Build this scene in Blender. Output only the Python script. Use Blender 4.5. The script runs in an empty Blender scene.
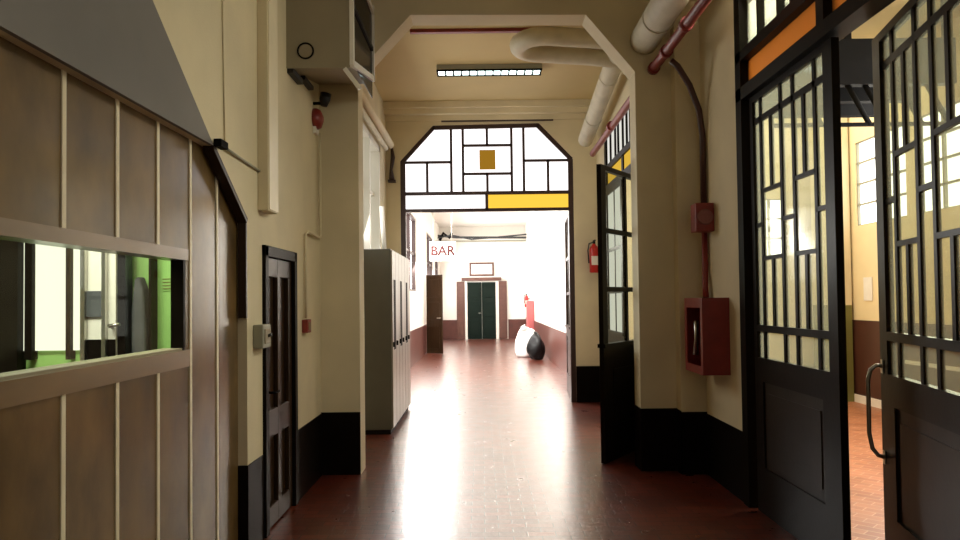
import bpy, bmesh, math, random
from mathutils import Vector, Matrix
random.seed(4)
S = bpy.context.scene
C = S.collection
R = math.radians

# ---------------------------------------------------------------- camera
H = 1.65
cam_d = bpy.data.cameras.new('camera')
cam = bpy.data.objects.new('camera', cam_d)
C.objects.link(cam)
cam_d.sensor_width = 36.0
cam_d.lens = 740.0 / 960.0 * 36.0
cam_d.clip_start = 0.05
cam_d.shift_x = -1.8 / 960.0
cam_d.shift_y = 10.6 / 960.0
PITCH, ROLL = R(1.5), R(0.7)
fw = Vector((0, math.cos(PITCH), math.sin(PITCH)))
r0 = Vector((1, 0, 0))
u0 = r0.cross(fw)
rt = r0 * math.cos(ROLL) - u0 * math.sin(ROLL)
up = u0 * math.cos(ROLL) + r0 * math.sin(ROLL)
M = Matrix((rt, up, -fw)).transposed().to_4x4()
M.translation = (0, 0, H)
cam.matrix_world = M
S.camera = cam

# ---------------------------------------------------------------- world, lights, exposure
S.view_settings.view_transform = 'Standard'
S.view_settings.look = 'None'
S.view_settings.gamma = 1.0
S.view_settings.exposure = 0.15
S.view_settings.use_curve_mapping = False
wd = bpy.data.worlds.new('world')
S.world = wd
wd.use_nodes = True
wd.node_tree.nodes['Background'].inputs[0].default_value = (0.75, 0.85, 1.0, 1)
wd.node_tree.nodes['Background'].inputs[1].default_value = 0.25


def area(name, loc, target, sx, sy, power, col):
    d = bpy.data.lights.new(name, 'AREA')
    d.shape = 'RECTANGLE'
    d.size, d.size_y = sx, sy
    d.energy = power
    d.color = col
    o = bpy.data.objects.new(name, d)
    C.objects.link(o)
    o.location = loc
    o.rotation_euler = (Vector(target) - Vector(loc)).to_track_quat('-Z', 'Y').to_euler()
    return o


WARM = (1.0, 0.94, 0.82)
DAY = (1.0, 0.97, 0.93)
area('near_hall_top_fill', (0.5, 0.6, 4.9), (0.2, 3.2, 0.6), 2.0, 0.5, 4, WARM)  # added overhead fill, no fixture stands here
area('near_hall_rear_fill', (0.3, -3.6, 2.6), (0.2, 6, 1.8), 2.6, 2.2, 10, WARM)  # added fill from behind the camera; the rear wall has no window
area('near_hall_side_fill', (2.04, 0.9, 3.5), (-1.5, 2.6, 2.4), 3.2, 2.2, 16, (1.0, 0.97, 0.9))  # added fill washing the left wall; no opening in the right wall here
area('upper_pane_daylight', (2.02, 4.6, 4.05), (-1.5, 4.8, 2.0), 2.4, 0.8, 44, (1.0, 0.95, 0.84)).data.spread = R(115)
area('side_room_fill', (4.1, 10.7, 4.85), (4.1, 11.2, 0), 2.6, 2.6, 120, (1.0, 0.93, 0.78))  # added fill for the end wall and far part of the side room
area('side_room_daylight', (5.7, 6.2, 3.3), (-1.5, 5.0, 2.2), 6.5, 2.4, 640, (1.0, 0.96, 0.86))
area('middle_room_window', (-1.42, 9.5, 3.2), (1.9, 9.3, 2.2), 2.4, 1.5, 34, DAY)
area('far_corridor_window_light', (-1.70, 17.5, 2.9), (1.9, 17.5, 1.0), 7.5, 2.0, 1000, DAY)
area('far_corridor_end_light', (-1.70, 26.5, 2.9), (1.9, 26.5, 1.0), 7.0, 2.0, 460, DAY)
area('office_lamp', (-2.6, 3.6, 2.9), (-2.7, 4.4, 1.0), 1.2, 0.6, 60, (1.0, 0.97, 0.85))

# ---------------------------------------------------------------- materials


def srgb(r, g, b):
    f = lambda c: (c / 255 / 12.92) if c / 255 <= 0.04045 else ((c / 255 + 0.055) / 1.055) ** 2.4
    return (f(r), f(g), f(b), 1)


def mat(name, col, rough=0.6, noise=0.0, nscale=6.0, bump=0.0, bscale=60.0, metal=0.0, spec=0.5, stretch=None, coat=0.0, coat_rough=0.2):
    m = bpy.data.materials.new(name)
    m.use_nodes = True
    nt = m.node_tree
    b = nt.nodes['Principled BSDF']
    b.inputs['Base Color'].default_value = col
    b.inputs['Roughness'].default_value = rough
    b.inputs['Metallic'].default_value = metal
    b.inputs['Specular IOR Level'].default_value = spec
    b.inputs['Coat Weight'].default_value = coat
    b.inputs['Coat Roughness'].default_value = coat_rough
    b.inputs['Coat IOR'].default_value = 1.55 if coat else 1.5
    tc = nt.nodes.new('ShaderNodeTexCoord')
    mp = nt.nodes.new('ShaderNodeMapping')
    nt.links.new(tc.outputs['Object'], mp.inputs[0])
    if stretch:
        mp.inputs['Scale'].default_value = stretch
    if noise:
        n = nt.nodes.new('ShaderNodeTexNoise')
        n.inputs['Scale'].default_value = nscale
        n.inputs['Detail'].default_value = 6
        nt.links.new(mp.outputs[0], n.inputs['Vector'])
        rp = nt.nodes.new('ShaderNodeValToRGB')
        rp.color_ramp.elements[0].position = 0.3
        rp.color_ramp.elements[1].position = 0.7
        rp.color_ramp.elements[0].color = tuple(c * (1 - noise) for c in col[:3]) + (1,)
        rp.color_ramp.elements[1].color = tuple(min(1, c * (1 + noise * 0.6)) for c in col[:3]) + (1,)
        nt.links.new(n.outputs['Fac'], rp.inputs[0])
        nt.links.new(rp.outputs[0], b.inputs['Base Color'])
    if bump:
        n2 = nt.nodes.new('ShaderNodeTexNoise')
        n2.inputs['Scale'].default_value = bscale
        n2.inputs['Detail'].default_value = 3
        nt.links.new(mp.outputs[0], n2.inputs['Vector'])
        bp = nt.nodes.new('ShaderNodeBump')
        bp.inputs['Strength'].default_value = bump
        bp.inputs['Distance'].default_value = 0.01
        nt.links.new(n2.outputs['Fac'], bp.inputs['Height'])
        nt.links.new(bp.outputs[0], b.inputs['Normal'])
    return m


def emit(name, col, strength):
    m = bpy.data.materials.new(name)
    m.use_nodes = True
    nt = m.node_tree
    nt.nodes.remove(nt.nodes['Principled BSDF'])
    e = nt.nodes.new('ShaderNodeEmission')
    e.inputs[0].default_value = col
    e.inputs[1].default_value = strength
    nt.links.new(e.outputs[0], nt.nodes['Material Output'].inputs[0])
    return m


def glass(name, tint, gloss=0.12, haze=0.0, rough=0.03):
    m = bpy.data.materials.new(name)
    m.use_nodes = True
    nt = m.node_tree
    nt.nodes.remove(nt.nodes['Principled BSDF'])
    out = nt.nodes['Material Output']
    tr = nt.nodes.new('ShaderNodeBsdfTransparent')
    tr.inputs[0].default_value = tint
    gl = nt.nodes.new('ShaderNodeBsdfGlossy')
    gl.inputs['Roughness'].default_value = rough
    lw = nt.nodes.new('ShaderNodeLayerWeight')
    lw.inputs[0].default_value = 0.5
    pw = nt.nodes.new('ShaderNodeMath')
    pw.operation = 'POWER'
    pw.inputs[1].default_value = 5.0
    nt.links.new(lw.outputs['Facing'], pw.inputs[0])
    ma = nt.nodes.new('ShaderNodeMath')
    ma.operation = 'MULTIPLY_ADD'
    ma.inputs[1].default_value = 0.3
    ma.inputs[2].default_value = gloss * 0.3
    nt.links.new(pw.outputs[0], ma.inputs[0])
    base = tr
    if haze:
        tl = nt.nodes.new('ShaderNodeBsdfTranslucent')
        tl.inputs[0].default_value = tint
        df = nt.nodes.new('ShaderNodeBsdfDiffuse')
        df.inputs[0].default_value = tint
        mm = nt.nodes.new('ShaderNodeMixShader')
        mm.inputs[0].default_value = 0.35
        nt.links.new(tl.outputs[0], mm.inputs[1])
        nt.links.new(df.outputs[0], mm.inputs[2])
        mh = nt.nodes.new('ShaderNodeMixShader')
        mh.inputs[0].default_value = haze
        nt.links.new(tr.outputs[0], mh.inputs[1])
        nt.links.new(mm.outputs[0], mh.inputs[2])
        base = mh
    mx = nt.nodes.new('ShaderNodeMixShader')
    nt.links.new(ma.outputs[0], mx.inputs[0])
    nt.links.new(base.outputs[0], mx.inputs[1])
    nt.links.new(gl.outputs[0], mx.inputs[2])
    nt.links.new(mx.outputs[0], out.inputs[0])
    return m


def brick_floor(name, c1, c2, mortar, sx, sy, rough, bump, rot=0.0, coat=0.0):
    m = bpy.data.materials.new(name)
    m.use_nodes = True
    nt = m.node_tree
    b = nt.nodes['Principled BSDF']
    tc = nt.nodes.new('ShaderNodeTexCoord')
    mp = nt.nodes.new('ShaderNodeMapping')
    mp.inputs['Rotation'].default_value = (0, 0, rot)
    br = nt.nodes.new('ShaderNodeTexBrick')
    br.inputs['Color1'].default_value = c1
    br.inputs['Color2'].default_value = c2
    br.inputs['Mortar'].default_value = mortar
    br.inputs['Scale'].default_value = 1.0
    br.inputs['Brick Width'].default_value = sx
    br.inputs['Row Height'].default_value = sy
    br.inputs['Mortar Size'].default_value = 0.004
    br.inputs['Bias'].default_value = 0.1
    nt.links.new(tc.outputs['Object'], mp.inputs[0])
    nt.links.new(mp.outputs[0], br.inputs['Vector'])
    n = nt.nodes.new('ShaderNodeTexNoise')
    n.inputs['Scale'].default_value = 5.0
    n.inputs['Detail'].default_value = 8
    nt.links.new(tc.outputs['Object'], n.inputs['Vector'])
    mx = nt.nodes.new('ShaderNodeMix')
    mx.data_type = 'RGBA'
    mx.blend_type = 'MULTIPLY'
    mx.inputs['Factor'].default_value = 0.8
    rp = nt.nodes.new('ShaderNodeValToRGB')
    rp.color_ramp.elements[0].position = 0.32
    rp.color_ramp.elements[0].color = (0.68, 0.65, 0.62, 1)
    rp.color_ramp.elements[1].position = 0.68
    rp.color_ramp.elements[1].color = (1, 1, 1, 1)
    nt.links.new(n.outputs['Fac'], rp.inputs[0])
    nt.links.new(br.outputs['Color'], mx.inputs[6])
    nt.links.new(rp.outputs[0], mx.inputs[7])
    nt.links.new(mx.outputs[2], b.inputs['Base Color'])
    mr = nt.nodes.new('ShaderNodeMapRange')
    mr.inputs['To Min'].default_value = rough * 0.75
    mr.inputs['To Max'].default_value = rough * 1.35
    nt.links.new(n.outputs['Fac'], mr.inputs['Value'])
    nt.links.new(mr.outputs[0], b.inputs['Roughness'])
    n3 = nt.nodes.new('ShaderNodeTexNoise')
    n3.inputs['Scale'].default_value = 14
    nt.links.new(tc.outputs['Object'], n3.inputs['Vector'])
    ad = nt.nodes.new('ShaderNodeMath')
    ad.operation = 'SUBTRACT'
    nt.links.new(n3.outputs['Fac'], ad.inputs[0])
    nt.links.new(br.outputs['Fac'], ad.inputs[1])
    bp = nt.nodes.new('ShaderNodeBump')
    bp.inputs['Strength'].default_value = bump
    bp.inputs['Distance'].default_value = 0.006
    nt.links.new(ad.outputs[0], bp.inputs['Height'])
    nt.links.new(bp.outputs[0], b.inputs['Normal'])
    b.inputs['Coat Weight'].default_value = coat
    b.inputs['Coat Roughness'].default_value = 0.24
    nt.links.new(bp.outputs[0], b.inputs['Coat Normal'])
    return m


m_floor = brick_floor('red_brown_tile', srgb(124, 55, 36), srgb(98, 44, 29), srgb(58, 35, 27), 0.20, 0.10, 0.29, 0.28, 0.0, 0.9)
m_clay = brick_floor('clay_tile', srgb(178, 112, 74), srgb(156, 92, 60), srgb(196, 150, 114), 0.20, 0.10, 0.4, 0.2, R(45))
m_cream = mat('cream_plaster', srgb(222, 209, 174), 0.7, 0.10, 1.6, 0.15, 90)
m_cream_far = mat('white_plaster', srgb(238, 234, 226), 0.7, 0.03, 2.0)
m_ceil = mat('cream_ceiling', srgb(200, 178, 126), 0.75, 0.05, 1.3)
m_grey = mat('grey_paint', srgb(120, 116, 112), 0.6, 0.10, 2.0)
m_boxgrey = mat('dull_grey_sheet', srgb(150, 140, 116), 0.6, 0.06, 3.0)
m_dado = mat('black_brown_gloss', srgb(20, 14, 11), 0.38, 0.2, 5.0, 0, 60, 0, 0.05)
m_dado_far = mat('brown_gloss', srgb(92, 52, 44), 0.35, 0.2, 5.0)
m_olive = mat('olive_paint', srgb(120, 118, 62), 0.5, 0.1, 4.0)
m_maroon = mat('maroon_paint', srgb(70, 36, 28), 0.4, 0.1, 4.0)
m_yellow = mat('yellow_plaster', srgb(226, 208, 164), 0.7, 0.06, 2.0)
m_panel = mat('brown_wood_board', srgb(108, 84, 48), 0.5, 0.5, 3.2, 0.06, 24, 0, 0.1, (1.0, 1.2, 0.8), 1.0, 0.2)
m_strip = mat('pale_wood_strip', srgb(240, 228, 198), 0.4, 0.06, 6.0)
m_trimwood = mat('mid_wood_trim', srgb(124, 96, 58), 0.36, 0.2, 8.0, 0, 60, 0, 0.5, (1, 0.3, 1), 0.8, 0.25)
m_door = mat('dark_door_paint', srgb(26, 19, 13), 0.36, 0.2, 4.0, 0.05, 30, 0, 0.06)
m_doorpanel = mat('lighter_door_panel', srgb(46, 36, 28), 0.4, 0.3, 3.0, 0.05, 30, 0, 0.12)  # lower panels a tone lighter than the door stiles
m_dframe = mat('dark_frame_paint', srgb(22, 17, 12), 0.4, 0.15, 6.0, 0, 60, 0, 0.05)
m_brownframe = mat('dark_brown_frame', srgb(58, 38, 34), 0.4, 0.15, 6.0)
m_ldoor = mat('brown_door', srgb(52, 36, 22), 0.33, 0.25, 5.0, 0, 60, 0, 0.15, (2, 2, 0.4))
m_fardoor = mat('green_black_door', srgb(18, 30, 24), 0.5, 0.15, 5.0, 0, 60, 0, 0.1)
m_shutter = mat('brown_shutter', srgb(96, 60, 48), 0.45, 0.2, 6.0)
m_white = mat('white_paint', srgb(232, 228, 218), 0.45, 0.03, 5.0)
m_duct = mat('white_pipe_lagging', srgb(206, 198, 172), 0.6, 0.14, 5.0, 0.2, 30)
m_red = mat('dark_red_paint', srgb(134, 42, 36), 0.4, 0.15, 8.0)
m_redb = mat('bright_red_paint', srgb(190, 36, 30), 0.35, 0.08, 8.0)
m_rose = mat('washed_out_red', srgb(196, 104, 104), 0.5, 0.08, 8.0)  # red paled to pink, the overexposure put into its colour
m_metal = mat('brushed_steel', srgb(190, 186, 178), 0.28, 0.06, 20.0, 0, 60, 1.0)
m_black = mat('black_rubber', srgb(18, 17, 17), 0.5)
m_locker = mat('grey_locker_enamel', srgb(88, 84, 70), 0.42, 0.08, 5.0)
m_lockdoor = mat('grey_locker_gloss', srgb(128, 121, 106), 0.3, 0.03, 5.0)
m_lockdark = mat('locker_dark', srgb(30, 24, 20), 0.6, 0, 6, 0, 60, 0, 0.05)
m_green = mat('green_wall_paint', srgb(150, 196, 110), 0.6, 0.05, 3.0)
m_coat = mat('grey_cloth', srgb(74, 76, 78), 0.9, 0.2, 12.0)
m_switch = mat('grey_plastic', srgb(150, 148, 130), 0.5)
m_paper = mat('paper', srgb(226, 222, 212), 0.8, 0.05, 8.0)
m_ink = mat('red_brown_ink', srgb(150, 96, 92), 0.7)
m_signink = mat('dark_red_ink', srgb(70, 40, 40), 0.9, 0, 6, 0, 60, 0, 0.0)
m_bag = mat('black_bin_bag', srgb(16, 16, 17), 0.45, 0.1, 8.0, 0.8, 12, 0, 0.25)
m_wbag = mat('white_bag', srgb(236, 236, 234), 0.5, 0.05, 8.0, 0.5, 14)
m_steel = mat('dark_steel', srgb(14, 14, 15), 0.7, 0.2, 6.0, 0, 60, 0, 0.05)
m_glass = glass('clear_glass', (0.86, 0.88, 0.82, 1), 0.10)
m_mottled = glass('greenish_glass', (0.78, 0.81, 0.70, 1), 0.08, 0.22, 0.08)
m_amber = glass('amber_glass', srgb(196, 150, 92), 0.08, 0.9, 0.25)
m_oglass = glass('office_glass', (0.9, 0.94, 0.88, 1), 0.06)
m_darkglass = glass('smoked_glass', (0.12, 0.10, 0.08, 1), 0.15, 0.3, 0.1)
e_frost = emit('glowing_frosted_pane', (1.0, 0.95, 0.95, 1), 1.7)  # transom backlight put into the panes as their own glow
e_amber = emit('glowing_amber_pane', srgb(255, 200, 70), 1.05)  # yellow transom pane glows by itself in place of light behind it
e_ochre = emit('glowing_ochre_pane', srgb(150, 108, 30), 1.0)  # ochre pane likewise carries its backlight as glow
e_win = emit('daylit_window', (1.0, 0.98, 0.95, 1), 5.0)
e_mid = emit('daylit_cream_window', (1.0, 0.97, 0.82, 1), 0.8)
e_screen = emit('glowing_screen_pane', (1.0, 0.98, 0.88, 1), 0.72)  # screen and door panes glow to stand in for daylight beyond the wall
e_screen_amber = emit('glowing_screen_amber', srgb(236, 190, 70), 0.8)  # amber band of that screen, backlight put in as glow
e_side = emit('daylit_side_window', (1.0, 0.98, 0.9, 1), 4.0)
e_tube = emit('lamp_glow', (0.80, 1.0, 0.97, 1), 5.0)
e_office = emit('office_daylight', (1.0, 0.96, 0.78, 1), 1.25)

# ---------------------------------------------------------------- builders


class MB:
    def __init__(self):
        self.bm = bmesh.new()

    def box(self, x0, x1, y0, y1, z0, z1):
        x0, x1 = sorted((x0, x1))
        y0, y1 = sorted((y0, y1))
        z0, z1 = sorted((z0, z1))
        v = [self.bm.verts.new(p) for p in ((x0, y0, z0), (x1, y0, z0), (x1, y1, z0), (x0, y1, z0),
                                            (x0, y0, z1), (x1, y0, z1), (x1, y1, z1), (x0, y1, z1))]
        for f in ((3, 2, 1, 0), (4, 5, 6, 7), (0, 1, 5, 4), (1, 2, 6, 5), (2, 3, 7, 6), (3, 0, 4, 7)):
            self.bm.faces.new([v[i] for i in f])
        return self

    def prism(self, poly, ax, a0, a1):
        # poly: 2-D points in the plane across axis ax ('X': (y,z), 'Y': (x,z), 'Z': (x,y))
        def p(q, a):
            return {'X': (a, q[0], q[1]), 'Y': (q[0], a, q[1]), 'Z': (q[0], q[1], a)}[ax]
        A = [self.bm.verts.new(p(q, a0)) for q in poly]
        B = [self.bm.verts.new(p(q, a1)) for q in poly]
        n = len(poly)
        self.bm.faces.new(A)
        self.bm.faces.new(B[::-1])
        for i in range(n):
            self.bm.faces.new((A[i], B[i], B[(i + 1) % n], A[(i + 1) % n]))
        return self

    def bar2(self, p, q, w, ax, a0, a1):
        # bar of width w between 2-D points, extruded along ax
        d = Vector((q[0] - p[0], q[1] - p[1])).normalized()
        n = Vector((-d.y, d.x)) * w / 2
        P, Q = Vector(p), Vector(q)
        return self.prism([tuple(P + n), tuple(P - n), tuple(Q - n), tuple(Q + n)], ax, a0, a1)

    def tube(self, pts, r, n=12, cap=True):
        pts = [Vector(p) for p in pts]
        rings = []
        prev = None
        for i, p in enumerate(pts):
            if i == 0:
                t = pts[1] - pts[0]
            elif i == len(pts) - 1:
                t = pts[-1] - pts[-2]
            else:
                t = (pts[i + 1] - p).normalized() + (p - pts[i - 1]).normalized()
            t.normalize()
            if prev is None:
                a = Vector((0, 0, 1)) if abs(t.z) < 0.9 else Vector((1, 0, 0))
                u = t.cross(a).normalized()
            else:
                u = (prev - t * prev.dot(t)).normalized()
            prev = u
            w = t.cross(u)
            rr = r[i] if isinstance(r, (list, tuple)) else r
            rings.append([self.bm.verts.new(p + (u * math.cos(2 * math.pi * k / n) + w * math.sin(2 * math.pi * k / n)) * rr) for k in range(n)])
        for a, b in zip(rings, rings[1:]):
            for k in range(n):
                f = self.bm.faces.new((a[k], a[(k + 1) % n], b[(k + 1) % n], b[k]))
                f.smooth = True
        if cap:
            self.bm.faces.new(rings[0][::-1])
            self.bm.faces.new(rings[-1])
        return self

    def ring(self, c, R_, r, axis='Y', n=28, m=8):
        c = Vector(c)
        vs = []
        for i in range(n):
            a = 2 * math.pi * i / n
            row = []
            for j in range(m):
                b = 2 * math.pi * j / m
                rad = R_ + r * math.cos(b)
                h = r * math.sin(b)
                x, y = rad * math.cos(a), rad * math.sin(a)
                q = {'Y': (x, h, y), 'X': (h, x, y), 'Z': (x, y, h)}[axis]
                row.append(self.bm.verts.new(c + Vector(q)))
            vs.append(row)
        for i in range(n):
            for j in range(m):
                f = self.bm.faces.new((vs[i][j], vs[(i + 1) % n][j], vs[(i + 1) % n][(j + 1) % m], vs[i][(j + 1) % m]))
                f.smooth = True
        return self

    def blob(self, c, s, lumps, seed, sub=4):
        rnd = random.Random(seed)
        r = bmesh.ops.create_icosphere(self.bm, subdivisions=sub, radius=1.0)
        ph = [(Vector((rnd.uniform(-1, 1), rnd.uniform(-1, 1), rnd.uniform(-1, 1))).normalized(), rnd.uniform(2, 7), rnd.uniform(0, 6)) for _ in range(9)]
        for v in r['verts']:
            n = v.co.normalized()
            k = 1 + sum(lumps / 4 * math.sin(n.dot(d) * f + o) for d, f, o in ph)
            z = n.z
            q = Vector((n.x * s[0] * k, n.y * s[1] * k, max(-0.86, z * k) * s[2]))
            v.co = Vector(c) + q
        for f in self.bm.faces:
            f.smooth = True
        return self

    def build(self, name, m, parent=None, world=True, bevel=0.0):
        me = bpy.data.meshes.new(name)
        if parent is not None and world:
            r = parent
            while r.parent:
                r = r.parent
            bmesh.ops.translate(self.bm, verts=self.bm.verts, vec=-Vector(r.location))
        bmesh.ops.recalc_face_normals(self.bm, faces=self.bm.faces)
        self.bm.to_mesh(me)
        self.bm.free()
        me.materials.append(m)
        o = bpy.data.objects.new(name, me)
        C.objects.link(o)
        if parent is not None:
            o.parent = parent
        if bevel:
            bv = o.modifiers.new('bevel', 'BEVEL')
            bv.width = bevel
            bv.segments = 2
            bv.limit_method = 'ANGLE'
            bv.angle_limit = R(40)
        return o


def bx(*a):
    return MB().box(*a)


def tag(o, label, cat, group=None, kind=None):
    o['label'] = label
    o['category'] = cat
    if group:
        o['group'] = group
    if kind:
        o['kind'] = kind
    return o


def empty(name, loc, label, cat, rz=0.0, group=None, kind=None):
    o = bpy.data.objects.new(name, None)
    C.objects.link(o)
    o.location = loc
    o.rotation_euler = (0, 0, rz)
    o.empty_display_size = 0.1
    return tag(o, label, cat, group, kind)


def copy_tree(o, parent=None):
    c = o.copy()
    C.objects.link(c)
    if parent is not None:
        c.parent = parent
    for ch in list(o.children):
        copy_tree(ch, c)
    return c


def struct(name, mb, m, label, cat, parent=None):
    o = mb.build(name, m, parent)
    if parent is None:
        tag(o, label, cat, kind='structure')
    return o


def text_mesh(name, body, size, loc, rot, m, parent=None, extrude=0.003):
    cu = bpy.data.curves.new(name, 'FONT')
    cu.body = body
    cu.size = size
    cu.extrude = extrude
    cu.offset = 0.012
    cu.align_x = 'CENTER'
    cu.align_y = 'CENTER'
    t = bpy.data.objects.new(name, cu)
    C.objects.link(t)
    dg = bpy.context.evaluated_depsgraph_get()
    me = bpy.data.meshes.new_from_object(t.evaluated_get(dg))
    bpy.data.objects.remove(t)
    me.materials.clear()
    me.materials.append(m)
    o = bpy.data.objects.new(name, me)
    C.objects.link(o)
    o.location = loc
    o.rotation_euler = rot
    if parent is not None:
        o.parent = parent
        o.location = Vector(loc) - Vector(parent.location)
    return o


# ================================================================ STRUCTURE
LX, RX = -1.55, 2.09          # near hall walls
AY0, AY1 = 7.1, 7.38          # big octagonal arch
TY0, TY1 = 11.85, 12.05       # wall with the glazed transom
FY = 31.3                     # end wall
struct('floor', bx(-1.82, 2.14, -4, FY + 0.1, -0.1, 0), m_floor, 'glossy red-brown tiled corridor floor', 'floor')
struct('floor_side_room', bx(2.14, 6.0, -0.5, 12.6, -0.1, 0), m_clay, 'orange clay tile floor of the room on the right', 'floor')
struct('floor_office', bx(-4.6, -1.82, 0.4, 5.2, -0.1, 0), m_floor, 'floor of the office behind the wood partition', 'floor')
struct('ceiling_near', bx(-1.75, 2.3, -4, AY1, 5.2, 5.3), m_ceil, 'high ceiling over the near hall', 'ceiling')
struct('ceiling_middle', bx(-1.75, 2.3, AY1, TY1, 4.8, 4.9), m_ceil, 'cream ceiling beyond the octagonal arch', 'ceiling')
struct('ceiling_far', bx(-2.0, 2.1, TY1, FY + 0.2, 4.75, 4.85), m_cream_far, 'white ceiling of the far corridor', 'ceiling')
struct('ceiling_side_room', bx(2.3, 6.0, -0.5, 12.6, 5.0, 5.1), m_ceil, 'ceiling of the room on the right', 'ceiling')
struct('ceiling_office', bx(-4.6, -1.7, 0.4, 5.2, 3.1, 3.2), m_cream_far, 'ceiling of the office', 'ceiling')
struct('wall_rear', bx(-1.75, 2.3, -4.1, -4.0, 0, 5.2), m_cream, 'wall behind the viewpoint', 'wall')

# left wall of the near hall, with the chamfered opening and the small door
w = MB()
w.prism([(-4, 2.54), (4.27, 2.56), (4.88, 2.20), (4.88, 0), (5.27, 0), (5.27, 2.03), (6.07, 2.03), (6.07, 0), (AY0, 0), (AY0, 5.2), (-4, 5.2)], 'X', LX, LX - 0.18)
w.box(LX - 0.18, LX, -4, 0.4, 0, 2.55)
struct('wall_left', w, m_cream, 'cream plaster left wall of the near hall around the brown door', 'wall')
struct('trim_1', MB().prism([(0.2, 2.54), (4.25, 2.56), (3.45, 3.09), (0.2, 5.18)], 'X', LX - 0.01, LX + 0.012), m_grey,
       'grey painted sloping panel above the wood partition', 'wall panel')
t2 = MB().bar2((4.25, 2.56), (4.86, 2.19), 0.035, 'X', LX - 0.05, LX + 0.012)
t2.bar2((4.865, 2.2), (4.865, 1.55), 0.025, 'X', LX - 0.05, LX + 0.004)
struct('trim_2', t2, m_ldoor, 'dark slanting edge trim at the partition corner', 'trim')
d = MB()
d.box(LX, LX + 0.008, 4.88, 5.22, 0, 0.585)
d.box(LX, LX + 0.008, 6.12, AY0, 0, 0.585)
d.box(LX - 0.06, LX + 0.008, 4.868, 4.88, 0, 0.585)
d.box(LX, -1.175, AY0 - 0.008, AY0, 0, 0.595)
struct('baseboard_left', d, m_dado, 'black-brown painted dado along left wall and arch pier', 'dado')

# octagonal arch wall
w = MB()
w.prism([(-1.75, 0), (-1.175, 0), (-1.175, 3.86), (-0.66, 4.42), (1.04, 4.40), (1.505, 3.84), (1.505, 0), (2.3, 0), (2.3, 5.2), (-1.75, 5.2)], 'Y', AY0, AY1)
w.box(1.85, RX + 0.05, 6.95, AY0, 0, 5.2)
struct('wall_arch', w, m_cream, 'cream wall pierced by the large octagonal arch', 'wall')
d = MB()
d.box(1.505, 1.85, AY0 - 0.008, AY0, 0, 0.595)
d.box(1.842, 1.85, 6.942, AY0, 0, 0.59)
d.box(1.842, RX, 6.942, 6.95, 0, 0.58)
d.box(RX - 0.008, RX, 5.96, 6.942, 0, 0.565)
d.box(1.497, 1.505, AY0 - 0.008, AY1, 0, 0.595)
struct('baseboard_right', d, m_dado, 'black-brown painted dado right of the arch', 'dado')

# right wall of the near hall
w = MB()
w.prism([(-4, 0), (3.0, 0), (3.0, 4.6), (5.95, 4.6), (5.95, 0), (AY0, 0), (AY0, 5.2), (-4, 5.2)], 'X', RX, RX + 0.2)
struct('wall_right', w, m_cream, 'cream plaster right wall carrying the red hose cabinet', 'wall')

# middle room walls
w = MB()
w.box(-1.68, -1.52, AY1, 8.0, 0, 4.8)
w.box(-1.68, -1.52, 11.0, TY0, 0, 4.8)
w.box(-1.68, -1.52, 8.0, 11.0, 0, 2.2)
w.box(-1.68, -1.52, 8.0, 11.0, 3.95, 4.8)
struct('wall_left_middle', w, m_cream, 'cream left wall behind the lockers', 'wall')
w = MB().prism([(AY1, 0), (8.36, 0), (8.36, 4.1), (11.0, 4.1), (11.0, 0), (TY0, 0), (TY0, 4.8), (AY1, 4.8)], 'X', 1.87, 2.05)
struct('wall_right_middle', w, m_cream, 'cream right wall beyond the arch with glazed screen', 'wall')

# transom wall
w = MB().prism([(-1.75, 0), (-1.29, 0), (-1.29, 3.9), (-0.76, 4.47), (0.95, 4.49), (1.49, 3.92), (1.49, 0), (2.1, 0), (2.1, 4.8), (-1.75, 4.8)], 'Y', TY0, TY1)
struct('wall_transom', w, m_cream, 'cream wall around the glazed transom', 'wall')
d = MB().box(1.49, 1.87, TY0 - 0.01, TY0, 0, 0.575)
d.box(1.862, 1.87, 11.0, TY0 - 0.01, 0, 0.575)
struct('baseboard_transom', d, m_dado, 'black dado right of the far doorway', 'dado')
b = MB()
b.box(-1.52, 1.87, TY0 - 0.16, TY0, 4.62, 4.8)
b.box(-1.52, 1.87, TY0 - 0.24, TY0 - 0.16, 4.7, 4.8)
b.box(-1.52, 1.87, TY0 - 0.05, TY0, 4.54, 4.62)
struct('trim_3', b, m_cream, 'stepped cornice above the glazed transom', 'cornice')
struct('trim_4', bx(-0.62, 1.18, TY0 - 0.03, TY0, 4.52, 4.545), m_brownframe, 'thin dark rail above the transom', 'trim')
struct('trim_5', bx(-0.80, 0.62, 8.50, 8.56, 4.76, 4.80), m_red, 'thin dark red bar across the ceiling behind the arch', 'trim')

# far corridor
w = MB()
w.box(-2.0, -1.78, TY1, FY, 0, 1.9)
w.box(-2.0, -1.78, TY1, FY, 3.9, 4.75)
for y0, y1 in ((TY1, 13.5), (16.3, 17.4), (20.4, 24.0), (27.2, 28.2), (30.6, FY)):
    w.box(-2.0, -1.78, y0, y1, 1.9, 3.9)
struct('wall_left_far', w, m_cream_far, 'white left wall of the far corridor', 'wall')
struct('wall_right_far', bx(1.85, 2.05, TY1, FY, 0, 4.75), m_cream_far, 'white right wall of the far corridor', 'wall')
struct('wall_end', bx(-2.0, 2.05, FY, FY + 0.2, 0, 4.75), m_cream_far, 'white end wall with the green door', 'wall')
d = MB()
d.box(-1.78, -1.77, TY1, FY, 0, 0.9)
struct('baseboard_left_far', d, m_dado_far, 'brown dado on the left of the far corridor', 'dado')
struct('baseboard_right_far', bx(1.838, 1.85, TY1, FY - 0.012, 0, 0.9), m_dado_far, 'brown dado on the right of the far corridor', 'dado')
d = MB()
d.box(-1.77, -1.05, FY - 0.012, FY, 0, 0.82)
d.box(1.1, 1.838, FY - 0.012, FY, 0, 0.82)
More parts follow.
